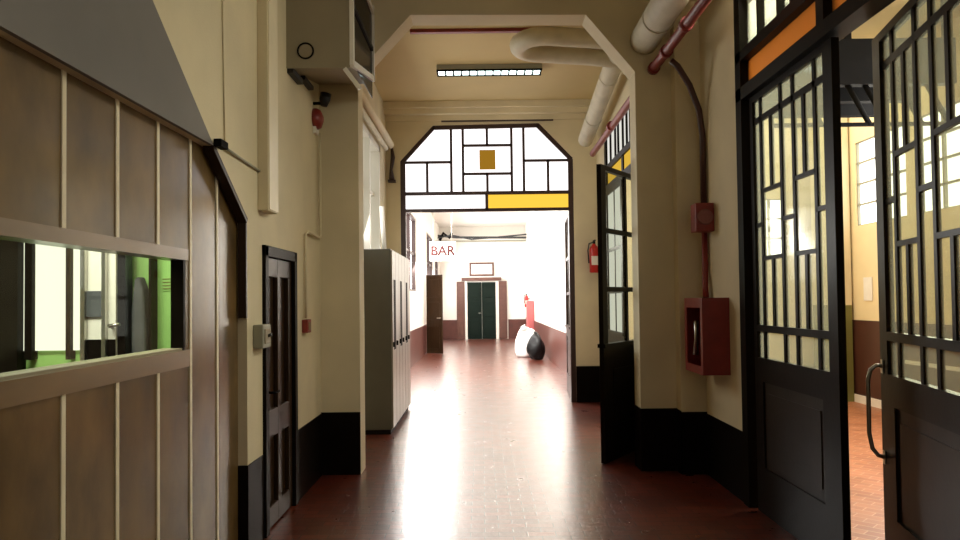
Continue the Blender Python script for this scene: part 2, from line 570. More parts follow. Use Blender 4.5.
struct('baseboard_end', d, m_dado_far, 'brown dado on the end wall', 'dado')

# right side room
w = MB()
w.box(2.3, 4.35, 12.5, 12.6, 0, 1.9)
w.box(2.3, 2.4, 12.5, 12.6, 1.9, 5.0)
w.box(3.5, 4.35, 12.5, 12.6, 1.9, 5.0)
w.box(2.4, 3.5, 12.5, 12.6, 4.3, 5.0)
w.box(4.35, 5.9, 12.5, 12.6, 0, 2.3)
w.box(4.35, 5.9, 12.5, 12.6, 3.3, 5.0)
w.box(5.15, 5.9, 12.5, 12.6, 2.3, 3.3)
struct('wall_side_room_end', w, m_cream, 'cream end wall of the room on the right', 'wall')
w = MB()
w.box(5.8, 5.9, -0.5, 8.3, 1.27, 5.0)
w.box(5.8, 5.9, 8.3, 11.4, 1.27, 2.72)
w.box(5.8, 5.9, 8.3, 11.4, 4.0, 5.0)
w.box(5.8, 5.9, 9.75, 10.05, 2.72, 4.0)
w.box(5.8, 5.9, 11.4, 12.5, 1.27, 5.0)
struct('wall_side_room_right', w, m_yellow, 'yellow plaster wall of the room on the right', 'wall')
struct('trim_6', bx(5.79, 5.9, -0.5, 12.5, 0.12, 1.27), m_maroon, 'maroon painted lower wall of the room on the right', 'dado')
struct('trim_7', bx(5.77, 5.9, -0.5, 12.5, 0, 0.12), m_white, 'white skirting of the room on the right', 'skirting')
struct('trim_9', bx(5.77, 5.79, -0.5, 10.3, 0.71, 0.76), m_white, 'pale rail along the maroon lower wall', 'rail')
w = bx(5.5, 5.77, 11.55, 12.3, 1.5, 5.0)
pl = struct('wall_pilaster', w, m_cream, 'cream pilaster with olive foot seen through the door gap', 'pilaster')
bx(5.495, 5.765, 11.545, 12.3, 0, 1.5).build('olive_foot', m_olive, pl)
struct('wall_side_room_near', bx(2.3, 6.0, -0.6, -0.5, 0, 5.0), m_cream, 'near wall of the room on the right', 'wall')
struct('wall_side_room_left', bx(2.05, 2.3, AY1, 8.36, 0, 5.0).box(2.05, 2.3, 11.0, 12.5, 0, 5.0).box(2.05, 2.3, 8.36, 11.0, 4.1, 5.0), m_cream, 'inner side wall of the room on the right', 'wall')

# office behind the partition
struct('wall_office_end', bx(-4.6, -1.73, 5.1, 5.2, 0, 3.1), m_green, 'green end wall of the office', 'wall')
struct('wall_office_left', bx(-4.6, -4.5, 0.4, 5.1, 0, 3.1), m_cream_far, 'left wall of the office', 'wall')
struct('wall_office_near', bx(-4.6, -1.73, 0.3, 0.4, 0, 3.1), m_cream_far, 'near wall of the office', 'wall')

# ================================================================ WOOD PARTITION with reception window (window_1)
PX = -1.61
part = empty('wood_partition', (PX, 2.6, 0), 'brown wood-board office partition with pale strips filling the left opening', 'partition')
GY1 = 3.98            # window far end
GZ0, GZ1 = 1.40, 1.885
strips = [0.78, 1.19, 1.6, 2.01, 2.43, 2.84, 3.26, 3.67, 4.08, 4.49]
b = MB()
b.box(PX - 0.05, PX, 0.4, GY1, 0, GZ0 - 0.09)
b.prism([(0.4, GZ1 + 0.06), (GY1, GZ1 + 0.06), (GY1, 0.0), (4.875, 0.0), (4.875, 2.25), (4.33, 2.58), (0.4, 2.58)], 'X', PX - 0.05, PX)
b.build('board_panel', m_panel, part)
for y in strips:
    if y < GY1:
        bx(PX, PX + 0.006, y - 0.014, y + 0.014, GZ1 + 0.06, 2.57).build('pale_strip', m_strip, part)
        bx(PX, PX + 0.006, y - 0.014, y + 0.014, 0.06, GZ0 - 0.09).build('pale_strip', m_strip, part)
    else:
        bx(PX, PX + 0.006, y - 0.014, y + 0.014, 0.06, 2.57 if y < 4.3 else 2.47).build('pale_strip', m_strip, part)
bx(PX, PX + 0.015, 0.4, 4.86, 0, 0.06).build('kickboard', m_dframe, part)
wf = MB()
wf.box(PX - 0.1, PX + 0.02, 0.4, GY1 + 0.05, GZ0 - 0.09, GZ0)
wf.box(PX - 0.1, PX + 0.012, 0.4, GY1 + 0.05, GZ1, GZ1 + 0.06)
fr = wf.build('window_frame', m_trimwood, part)
bx(PX - 0.06, PX + 0.008, GY1 - 0.01, GY1 + 0.02, GZ0, GZ1).build('side_jamb', m_dframe, part)
bx(PX - 0.10, PX + 0.002, 0.4, GY1, GZ0, GZ0 + 0.012).build('sill', m_boxgrey, part)
bx(PX - 0.055, PX - 0.05, 0.4, GY1, GZ0, GZ1).build('pane', m_oglass, part)

# things in the office, standing along its green end wall
o = empty('glazed_cabinet', (-2.5, 4.98, 0), 'tall white cabinet with glazed doors in the office, left of the grey coat', 'cabinet')
bx(-2.61, -2.425, 4.9, 5.02, 0, 2.3).build('body', m_white, o)
bx(-2.64, -2.61, 4.86, 5.02, 0, 2.35).build('side_post', m_metal, o)
bx(-2.50, -2.475, 4.86, 4.9, 0, 2.35).build('edge_strip', m_metal, o)
bx(-2.61, -2.51, 4.88, 4.9, 1.57, 1.74).build('door_panel', m_coat, o)
bx(-2.61, -2.425, 4.89, 4.9, 1.0, 1.42).build('lower_panel', m_dframe, o)
MB().tube([(-2.44, 4.89, 1.5), (-2.44, 4.84, 1.51), (-2.37, 4.84, 1.52)], 0.012).build('handle', m_metal, o)
o = empty('black_cupboard', (-2.39, 5.0, 0), 'narrow black cupboard beside the coat in the office', 'cupboard')
bx(-2.42, -2.37, 4.92, 5.02, 0, 2.2).build('body', m_black, o)
bx(-2.42, -2.37, 4.915, 4.92, 1.02, 2.15).build('door', m_dframe, o)
o = MB()
o.prism([(-2.36, 0.7), (-2.265, 0.7), (-2.265, 1.5), (-2.28, 1.75), (-2.31, 1.84), (-2.34, 1.82), (-2.36, 1.6)], 'Y', 4.97, 5.08)
tag(o.build('grey_coat', m_coat, None, bevel=0.02), 'grey coat hanging on the green office wall', 'coat')
tag(bx(-2.252, -2.236, 5.0, 5.1, 0, 2.1).build('wall_post', m_dframe), 'dark post between the coat and the bare green wall', 'post')
o = empty('wall_notice', (-2.15, 5.095, 1.8), 'small lined notice on the green office wall', 'notice')
bx(-2.20, -2.12, 5.09, 5.1, 1.74, 1.84).build('sheet', m_green, o)
for k in range(4):
    bx(-2.195, -2.125, 5.085, 5.09, 1.752 + 0.022 * k, 1.758 + 0.022 * k).build('text_line', m_olive, o)
wn = empty('window_2', (-2.95, 5.05, 1.3), 'bright window in the office end wall', 'window', kind='structure')
bx(-3.06, -2.83, 5.07, 5.09, 1.34, 2.15).build('pane', e_office, wn)
bx(-3.16, -3.11, 5.07, 5.09, 1.34, 2.15).build('pane', e_office, wn)
bx(-2.80, -2.70, 5.07, 5.09, 1.34, 2.15).build('pane', e_office, wn)
f = MB()
f.box(-3.11, -3.06, 5.03, 5.1, 1.28, 2.2).box(-2.83, -2.80, 5.03, 5.1, 1.28, 2.2)
f.box(-3.42, -3.14, 5.0, 5.1, 1.0, 2.4)
f.build('frame', m_dframe, wn)

# ================================================================ SMALL BROWN DOOR in the left wall
dr = empty('door_1', (LX, 5.67, 0), 'narrow dark brown panelled door in the left wall', 'door', kind='structure')
f = MB()
f.box(LX - 0.12, LX + 0.025, 5.22, 5.30, 0, 2.06)
f.box(LX - 0.12, LX + 0.025, 6.04, 6.12, 0, 2.06)
f.box(LX - 0.12, LX + 0.025, 5.22, 6.12, 1.98, 2.06)
f.build('door_frame', m_dframe, dr, bevel=0.006)
f = MB()
f.box(LX - 0.08, LX - 0.04, 5.30, 6.04, 0.01, 1.98)
for y0, y1 in ((5.30, 5.40), (5.63, 5.71), (5.94, 6.04)):
    f.box(LX - 0.04, LX - 0.005, y0, y1, 0.01, 1.98)
for z0, z1 in ((0.01, 0.16), (0.66, 0.86), (1.84, 1.98)):
    f.box(LX - 0.04, LX - 0.006, 5.30, 6.04, z0, z1)
f.build('door_leaf', m_ldoor, dr, bevel=0.006)
MB().tube([(LX - 0.01, 5.36, 1.0), (LX + 0.04, 5.36, 1.0), (LX + 0.05, 5.37, 1.0), (LX + 0.05, 5.46, 1.0)], 0.009).build('handle', m_steel, dr)

# ================================================================ GLAZED SCREENS AND LEAVES
GLW = 1.41


def leaf(name, loc, rz, W, flip, label, mats, fancy=True, Ht=3.2, handle=None):
    # local x from the hinge to the free edge, y = thickness (front at y<0 when flip=1)
    root = empty(name, loc, label, 'door', rz, kind='structure')
    fm, gm = mats
    t = 0.024
    k = W / GLW
    f = MB()
    s0, s1 = 0.06 * k, 1.285 * k
    f.box(0, s0, -t, t, 0, Ht)
    f.box(s1, W, -t, t, 0, Ht)
    f.box(s0, s1, -t, t, Ht - 0.05, Ht)
    f.box(s0, s1, -t, t, 0, 0.35)
    f.box(s0, s1, -t, t, 1.0, 1.18)
    f.box(s0, s0 + 0.1 * k, -t, t, 0.35, 1.0)
    f.box(s1 - 0.1 * k, s1, -t, t, 0.35, 1.0)
    mw = 0.02
    tt = t * 0.5
    if fancy:
        va, vb, vc, vd = [q * k for q in (0.185, 0.57, 0.785, 1.125)]
        for v in (va, vb, vc, vd):
            f.box(v - mw, v + mw, -tt, tt, 1.18, Ht - 0.05)
        f.box(s0, s1, -t, t, 1.38, 1.43)
        f.box(s0, s1, -tt, tt, 2.975, 3.02)
        for a, c in ((va, vb), (vc, vd)):
            f.box(a, c, -tt, tt, 1.92, 1.95)
            f.box(a, c, -tt, tt, 2.43, 2.46)
            m_ = (a + c) / 2
            f.box(m_ - mw, m_ + mw, -tt, tt, 1.43, 1.92)
            f.box(m_ - mw, m_ + mw, -tt, tt, 2.46, 2.975)
        for a, c in ((s0, va), (vb, vc), (vd, s1)):
            f.box(a, c, -tt, tt, 2.18, 2.21)
    else:
        m_ = (s0 + s1) / 2
        f.box(m_ - 0.025, m_ + 0.025, -tt, tt, 1.18, Ht - 0.05)
        for z in (1.74, 2.34):
            f.box(s0, s1, -tt, tt, z - 0.025, z + 0.025)
        f.box(0, W, -t * 1.8, t * 1.8, 1.15, 1.19)
    f.build('leaf_frame', fm, root, world=False)
    lp = bx(s0, s1, -0.010, 0.010, 0.3, 1.05)
    lp.box(s0 + 0.16 * k, s1 - 0.16 * k, -0.016, 0.016, 0.43, 0.92)
    lp.build('lower_panel', m_doorpanel if fancy else fm, root, world=False)
    bx(s0 - 0.01, s1 + 0.01, -0.003, 0.003, 1.17, Ht - 0.04).build('pane', gm, root, world=False)
    return root


DM = (m_door, m_mottled)
LPX = RX + 0.05
# near right pair of doors
leaf('door_2', (LPX, 5.77, 0.004), R(-90), 1.36, 1, 'closed tall glazed door leaf with black lower panel, beside the red hose cabinet', DM)
d3 = leaf('door_3', (LPX, 3.09, 0.004), R(90 - 11.5), 1.41, 1, 'half-open tall glazed door leaf with curved pull handle at right edge of the photo', DM)
# pull handle on the corridor face (local +y side after rotation)
hp = [(1.37, 0.02, 1.22), (1.37, 0.06, 1.225), (1.373, 0.09, 1.20), (1.375, 0.105, 1.14), (1.375, 0.105, 1.0), (1.375, 0.105, 0.82), (1.373, 0.09, 0.73), (1.37, 0.06, 0.69), (1.37, 0.02, 0.68)]
MB().tube(hp, 0.013, 12).build('pull_handle', m_metal, d3, world=False)
for z in (1.18, 0.64):
    bx(1.352, 1.388, 0.023, 0.03, z, z + 0.08).build('handle_plate', m_metal, d3, world=False)


def screen(name, x, y0, y1, zt, label, fm, gm, am, depth=0.14, back=None):
    # frame round a pair of doors, amber band and upper glazing; lies in a wall along Y
    root = empty(name, (x, (y0 + y1) / 2, 0), label, 'window', kind='structure')
    f = MB()
    a, b_ = x - 0.02, x + depth - 0.02
    f.box(a, b_, y0, y0 + 0.09, 0, zt)
    f.box(a, b_, y1 - 0.12, y1, 0, zt)
    f.box(a, b_, y0, y1, 3.21, 3.31)
    f.box(a, b_, y0, y1, 3.52, 3.60)
    f.box(a, b_, y0, y1, zt - 0.06, zt)
    c = (y0 + y1) / 2
    f.box(a + 0.01, b_ - 0.01, c - 0.05, c + 0.05, 3.31, 3.52)
    q = [y1 - 0.12 - g for g in (0.33, 0.70, 0.92)] + [c - 0.05] + [y0 + 0.09 + g for g in (0.33, 0.70, 0.92)]
    for yy in q:
        f.box(a + (0.02 if back is None else 0.006), b_ - 0.02, yy - 0.016, yy + 0.016, 3.60, zt)
    for ya, yb in ((q[0], q[2]), (q[4], q[6])):
        f.box(a + (0.02 if back is None else 0.006), b_ - 0.02, min(ya, yb), max(ya, yb), 4.08, 4.11)
    f.build('frame', fm, root)
    xm = x + (depth / 2 - 0.02 if back is None else back)
    bx(xm - 0.003, xm + 0.003, y0 + 0.05, y1 - 0.05, 3.58, zt - 0.03).build('pane', gm, root)
    o1 = bx(xm - 0.003, xm + 0.003, y0 + 0.05, c - 0.03, 3.29, 3.54).build('amber_pane', am, root)
    o1['label'] = 'amber coloured pane'
    o2 = bx(xm - 0.003, xm + 0.003, c + 0.03, y1 - 0.05, 3.29, 3.54).build('amber_pane', am, root)
    o2['label'] = 'amber coloured pane'
    return root


screen('window_3', RX, 3.0, 5.95, 4.6, 'dark frame, amber band and upper panes over the right-hand doors', m_dframe, m_mottled, m_amber)
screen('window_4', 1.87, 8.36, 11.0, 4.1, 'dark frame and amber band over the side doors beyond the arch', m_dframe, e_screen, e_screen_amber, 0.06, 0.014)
leaf('door_4', (1.885, 8.47, 0.004), R(180 + 56.5), 1.26, 1, 'dark open glazed door leaf standing out beside the arch', (m_door, m_glass), False, 3.0)
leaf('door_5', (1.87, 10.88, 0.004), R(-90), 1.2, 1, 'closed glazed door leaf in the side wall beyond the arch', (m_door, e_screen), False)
leaf('door_6', (1.45, TY1 + 0.02, 0.004), R(86.5), 1.25, 1, 'glazed door leaf folded back on the right of the far doorway', (m_brownframe, m_glass), False, 3.05)
leaf('door_7', (-1.27, TY1 + 0.02, 0.004), R(110), 1.25, 1, 'glazed door leaf folded back on the left of the far doorway', (m_brownframe, m_glass), False, 3.05)

# octagonal transom over the far doorway
tr = empty('window_5', (0.1, TY0, 3.1), 'octagonal glazed transom with white, yellow and ochre panes', 'window', kind='structure')
y0, y1 = TY0 + 0.02, TY0 + 0.10
XL, XR = -1.27, 1.47
f = MB()
f.box(XL - 0.02, XL + 0.06, y0 - 0.01, y1 + 0.02, 0, 3.9)
f.box(XR - 0.06, XR + 0.02, y0 - 0.01, y1 + 0.02, 0, 3.9)
f.box(XL, XR, y0, y1, 3.075, 3.125)
f.box(XL, XR, y0, y1, 3.345, 3.40)
f.bar2((XL, 3.88), (-0.75, 4.45), 0.075, 'Y', y0, y1)
f.bar2((-0.77, 4.44), (0.95, 4.46), 0.07, 'Y', y0, y1)
f.bar2((0.93, 4.46), (XR, 3.9), 0.075, 'Y', y0, y1)
f.box(0.07, 0.12, y0, y1, 3.1, 3.36)
tw = 0.021
for x, za, zb in ((-0.47, 3.38, 4.45), (-0.28, 3.38, 4.45), (0.505, 3.38, 4.45), (0.70, 3.38, 4.45),
                  (-0.86, 3.38, 3.88), (1.09, 3.38, 3.9), (0.11, 4.15, 4.45), (0.11, 3.38, 3.69)):
    f.box(x - tw, x + tw, y0 + 0.01, y1 - 0.01, za, zb)
for z, xa, xb in ((3.88, XL, -0.47), (3.89, 0.70, XR), (4.145, -0.28, 0.505), (3.685, -0.28, 0.505)):
    f.box(xa, xb, y0 + 0.01, y1 - 0.01, z - tw, z + tw)
f.build('frame', m_brownframe, tr)
ym = (y0 + y1) / 2
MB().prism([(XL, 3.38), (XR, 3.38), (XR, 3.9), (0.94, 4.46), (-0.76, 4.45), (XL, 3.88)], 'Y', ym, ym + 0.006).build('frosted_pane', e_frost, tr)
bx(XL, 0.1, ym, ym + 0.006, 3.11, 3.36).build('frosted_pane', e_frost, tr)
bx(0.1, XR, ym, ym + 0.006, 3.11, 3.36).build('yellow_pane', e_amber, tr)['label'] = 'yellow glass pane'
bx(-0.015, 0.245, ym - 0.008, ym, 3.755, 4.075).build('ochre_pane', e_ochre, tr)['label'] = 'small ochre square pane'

# left window of the middle room
wn = empty('window_6', (-1.6, 9.5, 2.2), 'tall pale window above the lockers', 'window', kind='structure')
bx(-1.64, -1.63, 8.0, 11.0, 2.2, 3.95).build('pane', e_mid, wn)
f = MB()
for y in (8.0, 9.0, 9.97, 10.92):
    f.box(-1.66, -1.5, y, y + 0.08, 2.2, 3.95)
f.box(-1.66, -1.5, 8.0, 11.0, 2.2, 2.28).box(-1.66, -1.5, 8.0, 11.0, 3.87, 3.95).box(-1.66, -1.58, 8.0, 11.0, 3.2, 3.25)
f.build('frame', m_white, wn)

# far corridor windows
for i, (ya, yb) in enumerate(((13.5, 16.3), (17.4, 20.4), (24.0, 27.2), (28.2, 30.6))):
    wn = empty('window_%d' % (7 + i), (-1.9, (ya + yb) / 2, 1.9),
               ['first', 'second', 'third', 'fourth'][i] + ' bright window along the left of the far corridor', 'window', kind='structure')
    bx(-1.94, -1.93, ya, yb, 1.9, 3.9).build('pane', e_win, wn)
    f = MB()
    for y in (ya, (ya + yb) / 2 - 0.03, yb - 0.06):
        f.box(-1.96, -1.82, y, y + 0.06, 1.9, 3.9)
    f.box(-1.96, -1.82, ya, yb, 1.9, 1.96).box(-1.96, -1.82, ya, yb, 3.84, 3.9).box(-1.96, -1.84, ya, yb, 2.9, 2.95)
    f.build('frame', m_brownframe, wn)

# side room windows
def side_window(n, x0, x1, ya, yb, za, zb, label, cols, rows, along):
    wn = empty('window_%d' % n, ((x0 + x1) / 2, (ya + yb) / 2, za), label, 'window', kind='structure')
    f = MB()
    if along == 'Y':
        bx(5.86, 5.87, ya, yb, za, zb).build('pane', e_side, wn)
        for k in range(cols + 1):
            y = ya + (yb - ya) * k / cols
            f.box(5.82, 5.89, y - 0.02, y + 0.02, za, zb)
        for k in range(rows + 1):
            z = za + (zb - za) * k / rows
            f.box(5.82, 5.89, ya, yb, z - 0.015, z + 0.015)
    else:
        bx(x0, x1, 12.55, 12.56, za, zb).build('pane', e_side, wn)
        for k in range(cols + 1):
            x = x0 + (x1 - x0) * k / cols
            f.box(x - 0.02, x + 0.02, 12.51, 12.58, za, zb)
        for k in range(rows + 1):
            z = za + (zb - za) * k / rows
            f.box(x0, x1, 12.51, 12.58, z - 0.015, z + 0.015)
    f.build('frame', m_switch, wn)


side_window(11, 5.8, 5.9, 10.05, 11.4, 2.72, 4.0, 'barred bright window seen through the door gap', 2, 4, 'Y')
side_window(12, 5.8, 5.9, 8.3, 9.75, 2.72, 4.0, 'paned window seen through the half-open door leaf', 3, 4, 'Y')
side_window(13, 4.35, 5.15, 0, 0, 2.3, 3.3, 'small bright window seen through the closed door leaf', 3, 3, 'X')
side_window(14, 2.4, 3.5, 0, 0, 1.9, 4.3, 'added glowing pane behind the side doors beyond the arch', 2, 4, 'X')  # added window, glowing to brighten the screen beyond the arch

# ================================================================ END DOOR
dr = empty('door_8', (0, FY, 0), 'dark green double door at the end of the corridor', 'door', kind='structure')
f = MB()
f.box(-0.62, -0.02, FY - 0.06, FY - 0.02, 0.01, 2.4)
f.box(0.0, 0.58, FY - 0.06, FY - 0.02, 0.01, 2.4)
for xa in (-0.54, 0.08):
    for za, zb in ((0.15, 0.8), (0.95, 1.6), (1.75, 2.28)):
        f.box(xa, xa + 0.42, FY - 0.075, FY - 0.06, za, zb)
f.build('door_leaf', m_fardoor, dr, bevel=0.01)
f = MB()
f.box(-0.72, -0.62, FY - 0.1, FY, 0, 2.5).box(0.58, 0.70, FY - 0.1, FY, 0, 2.5)
f.build('door_jamb', m_white, dr)
bx(-0.86, 0.82, FY - 0.16, FY, 2.46, 2.6).build('head', m_shutter, dr)
MB().tube([(-0.06, FY - 0.08, 1.1), (-0.06, FY - 0.13, 1.1), (-0.16, FY - 0.13, 1.1)], 0.014).build('handle', m_metal, dr)
for sx, nm in ((-1, 'left'), (1, 'right')):
    sh = empty('shutter_leaf', (sx * 0.9, FY, 0), 'brown shutter leaf folded back on the %s of the green end door' % nm, 'shutter')
    x0, x1 = (-1.07, -0.73) if sx < 0 else (0.71, 1.05)
    f = bx(x0, x1, FY - 0.09, FY - 0.03, 0.01, 2.44)
    for za, zb in ((0.15, 0.85), (1.0, 1.65), (1.8, 2.3)):
        f.box(x0 + 0.06, x1 - 0.06, FY - 0.105, FY - 0.09, za, zb)
    f.build('panel', m_shutter, sh, bevel=0.008)
o = empty('framed_sign', (0, FY - 0.02, 2.75), 'framed white sign above the green end door', 'sign')
bx(-0.52, 0.52, FY - 0.04, FY, 2.66, 3.24).build('frame', m_shutter, o)
bx(-0.44, 0.44, FY - 0.045, FY - 0.04, 2.74, 3.16).build('board', m_white, o)

# open dark door on the far left
dr = empty('door_9', (-1.74, 23.3, 0.005), 'dark brown door standing open on the left of the far corridor', 'door', R(-32), kind='structure')
f = MB().box(0, 0.6, -0.025, 0.025, 0, 2.45)
for za, zb in ((0.15, 0.85), (1.05, 1.6), (1.75, 2.3)):
    f.box(0.1, 0.5, -0.04, -0.025, za, zb)
f.build('door_leaf', m_ldoor, dr, world=False, bevel=0.008)
MB().tube([(0.54, -0.02, 1.1), (0.54, -0.08, 1.1), (0.44, -0.08, 1.1)], 0.012).build('handle', m_metal, dr, world=False)

# ================================================================ THINGS IN THE FAR CORRIDOR
o = empty('hanging_sign', (-1.05, 20.0, 4.75), 'white BAR sign hanging from the far corridor ceiling', 'sign')
bx(-1.40, -0.70, 19.98, 20.02, 2.72, 3.24).build('board', m_white, o)
text_mesh('lettering', 'BAR', 0.36, (-1.05, 19.975, 2.98), (R(90), 0, 0), m_signink, o)
for x in (-1.3, -0.8):
    MB().tube([(x, 20, 3.24), (x, 20, 4.75)], 0.008, 8).build('chain', m_metal, o)
o = empty('cable_tray', (0.1, 30.2, 4.05), 'dark pipes and cables crossing high at the end of the corridor', 'cable tray')
MB().tube([(-1.78, 30.2, 4.3), (-1.0, 30.2, 4.22), (1.84, 30.2, 4.18)], 0.045).build('pipe', m_coat, o)
MB().tube([(-1.78, 30.1, 4.2), (-1.2, 30.1, 4.3), (-0.4, 30.1, 4.12), (1.84, 30.1, 4.3)], 0.03).build('cable', m_coat, o)
bx(-1.78, 1.84, 30.3, 30.6, 4.05, 4.1).build('tray', m_switch, o)
MB().tube([(-1.7, 30.15, 4.1), (-1.55, 30.15, 4.4), (-1.3, 30.15, 4.2), (-1.2, 30.15, 4.4)], 0.06).build('cable', m_steel, o)


def extinguisher(loc, label, wall):
    x, y, z = loc
    o = empty('fire_extinguisher', loc, label, 'fire extinguisher', group=None)
    MB().tube([(x, y, z), (x, y, z + 0.02), (x, y, z + 0.36), (x, y, z + 0.41), (x, y, z + 0.44), (x, y, z + 0.47)],
              [0.06, 0.075, 0.075, 0.06, 0.03, 0.02], 18).build('cylinder', m_redb, o)
    v = MB().box(x - 0.02, x + 0.02, y - 0.03, y + 0.02, z + 0.46, z + 0.5)
    v.box(x - 0.015, x + 0.015, y - 0.12, y + 0.01, z + 0.5, z + 0.515)
    v.build('valve', m_black, o)
    MB().tube([(x - 0.02, y, z + 0.48), (x - 0.08, y - 0.02, z + 0.46), (x - 0.1, y - 0.03, z + 0.35), (x - 0.088, y - 0.03, z + 0.15)], 0.011, 8).build('hose', m_black, o)
    bx(x - 0.05, x + 0.05, y - 0.079, y - 0.06, z + 0.12, z + 0.26).build('plate', m_paper, o)
    br_ = MB()
    if wall == 'Y':
        br_.box(x - 0.03, x + 0.03, y + 0.06, TY0, z + 0.3, z + 0.34)
    else:
        br_.box(x + 0.06, 1.85, y - 0.03, y + 0.03, z + 0.3, z + 0.34)
    br_.build('bracket', m_steel, o)


extinguisher((1.785, TY0 - 0.13, 2.06), 'red fire extinguisher hung high beside the far doorway', 'Y')
extinguisher((1.72, 28.6, 1.35), 'small distant red fire extinguisher on the right wall of the far corridor', 'X')
o = empty('fire_hose_cabinet', (1.74, 26.4, 0.6), 'tall red hose cabinet on the right wall of the far corridor', 'cabinet')
bx(1.6, 1.838, 26.2, 26.7, 0.55, 1.6).build('body', m_rose, o, bevel=0.01)
bx(1.59, 1.6, 26.24, 26.66, 0.6, 1.55).build('door', m_rose, o)
o = empty('bin_bag', (1.42, 20.2, 0), 'knotted black bin bag on the floor of the far corridor', 'bag')
MB().blob((1.44, 20.2, 0.33), (0.25, 0.25, 0.37), 0.17, 2).build('sack', m_bag, o)
MB().tube([(1.44, 20.2, 0.62), (1.43, 20.2, 0.7), (1.45, 20.19, 0.76)], [0.08, 0.035, 0.07], 10).build('knot', m_bag, o)
o = empty('white_sack', (1.3, 21.2, 0), 'white sack heaped behind the black bin bag', 'bag')
MB().blob((1.28, 21.3, 0.40), (0.36, 0.3, 0.46), 0.13, 5).build('sack', m_wbag, o)
MB().tube([(1.2, 21.2, 0.78), (1.18, 21.2, 0.85), (1.15, 21.2, 0.9)], [0.1, 0.05, 0.08], 10).build('knot', m_wbag, o)

# ================================================================ LOCKERS
names = ['nearest', 'middle', 'farthest']
lab = ['grey metal locker cabinet nearest the arch, its plain side showing',
       'grey metal locker cabinet in the middle of the row on the left',
       'grey metal locker cabinet at the far end of the row, by the far doorway']
LW, LH = 0.74, 2.30
proto = None
for i in range(3):
    y = 9.18 + i * (LW + 0.004)
    if proto is None:
        proto = empty('locker_cabinet', (-1.30, y, 0), lab[i], 'locker', group='grey lockers beyond the arch')
        bd = MB()
        bd.box(-1.495, -1.13, y, y + LW, 0.06, LH)
        bd.build('body', m_locker, proto, bevel=0.006)
        bx(-1.48, -1.15, y + 0.02, y + LW - 0.02, 0, 0.06).build('plinth', m_lockdark, proto)
        for k in range(2):
            ya = y + 0.008 + k * LW / 2
            yb = ya + LW / 2 - 0.016
            dd = bx(-1.13, -1.112, ya, yb, 0.08, LH - 0.02).build('door', m_lockdoor, proto, bevel=0.003)
            if k == 0:
                bx(-1.112, -1.108, yb - 0.22, yb - 0.03, 1.04, 1.92).build('dark_strip', m_lockdark, dd)  # plain dark strip down the first door
            MB().box(-1.112, -1.09, ya + 0.03, ya + 0.045, 1.08, 1.14).build('handle', m_steel, dd)
    else:
        c = copy_tree(proto)
        c.location.y = y - 0.0
        c['label'] = lab[i]
o = empty('paper_roll', (-1.33, 9.9, LH), 'white paper roll standing on top of the lockers', 'roll')
o2 = MB().tube([(-1.30, 9.9, LH), (-1.33, 9.9, LH + 0.62)], 0.03, 12)
o2.build('paper', m_paper, o)

# ================================================================ THINGS ON THE LEFT
o = empty('cable_trunking', (LX, 5.22, 2.28), 'cream vertical trunking box running up the left wall above the grey switch box', 'trunking')
bx(LX, LX + 0.075, 5.12, 5.36, 2.29, 5.2).build('channel', m_cream, o, bevel=0.006)
bx(LX + 0.075, LX + 0.082, 5.13, 5.35, 2.30, 5.2).build('cover', m_strip, o)
o = empty('switch_box', (LX, 5.1, 1.34), 'grey electrical switch box on the left wall beside the brown door', 'switch')
bx(LX, LX + 0.07, 5.0, 5.19, 1.34, 1.5).build('housing', m_switch, o, bevel=0.008)
bx(LX + 0.07, LX + 0.078, 5.03, 5.16, 1.37, 1.47).build('cover', m_boxgrey, o, bevel=0.004)
MB().tube([(LX + 0.07, 5.1, 1.42), (LX + 0.1, 5.1, 1.43)], 0.012, 10).build('knob', m_black, o)
o = empty('fire_call_point', (LX, 6.45, 1.39), 'small red fire call point on the left wall beyond the brown door', 'alarm')
bx(LX, LX + 0.05, 6.36, 6.50, 1.385, 1.5).build('housing', m_red, o, bevel=0.006)
bx(LX + 0.05, LX + 0.054, 6.39, 6.47, 1.41, 1.475).build('plate', m_trimwood, o)
o = MB().tube([(LX + 0.03, 6.98, 3.25), (LX + 0.03, 6.98, 2.28), (LX + 0.03, 6.93, 2.25), (LX + 0.03, 6.5, 2.27), (LX + 0.02, 6.43, 2.24), (LX + 0.02, 6.43, 1.51)], 0.012, 8)
tag(o.build('conduit', m_cream), 'thin cream conduit bending from the corner down to the red call point', 'conduit')
o = empty('alarm_bell', (LX, 6.9, 3.36), 'red alarm bell on the left wall under the grey box', 'bell')
MB().tube([(LX, 6.88, 3.36), (LX + 0.03, 6.88, 3.36), (LX + 0.06, 6.88, 3.36), (LX + 0.085, 6.88, 3.36)], [0.1, 0.1, 0.085, 0.03], 20).build('gong', m_red, o)
bx(LX, LX + 0.03, 6.82, 6.94, 3.22, 3.28).build('base', m_white, o)
o = empty('spot_lamp', (LX, 6.85, 3.62), 'small dark lamp head on a bracket below the grey box', 'lamp')
MB().tube([(LX, 6.85, 3.50), (LX + 0.08, 6.85, 3.50), (LX + 0.10, 6.85, 3.52)], 0.015, 8).build('bracket', m_steel, o)
MB().tube([(LX + 0.10, 6.84, 3.47), (LX + 0.11, 6.84, 3.53), (LX + 0.12, 6.84, 3.59)], [0.03, 0.05, 0.05], 14).build('head', m_black, o)
o = empty('junction_box', (LX, 4.3, 2.56), 'small dark junction box at the top corner of the partition', 'box')
bx(LX + 0.012, LX + 0.06, 4.24, 4.36, 2.555, 2.60).build('housing', m_steel, o, bevel=0.006)
o = MB().tube([(LX + 0.02, 4.36, 2.585), (LX + 0.015, 4.7, 2.575), (LX + 0.015, 5.12, 2.565)], 0.008, 8)
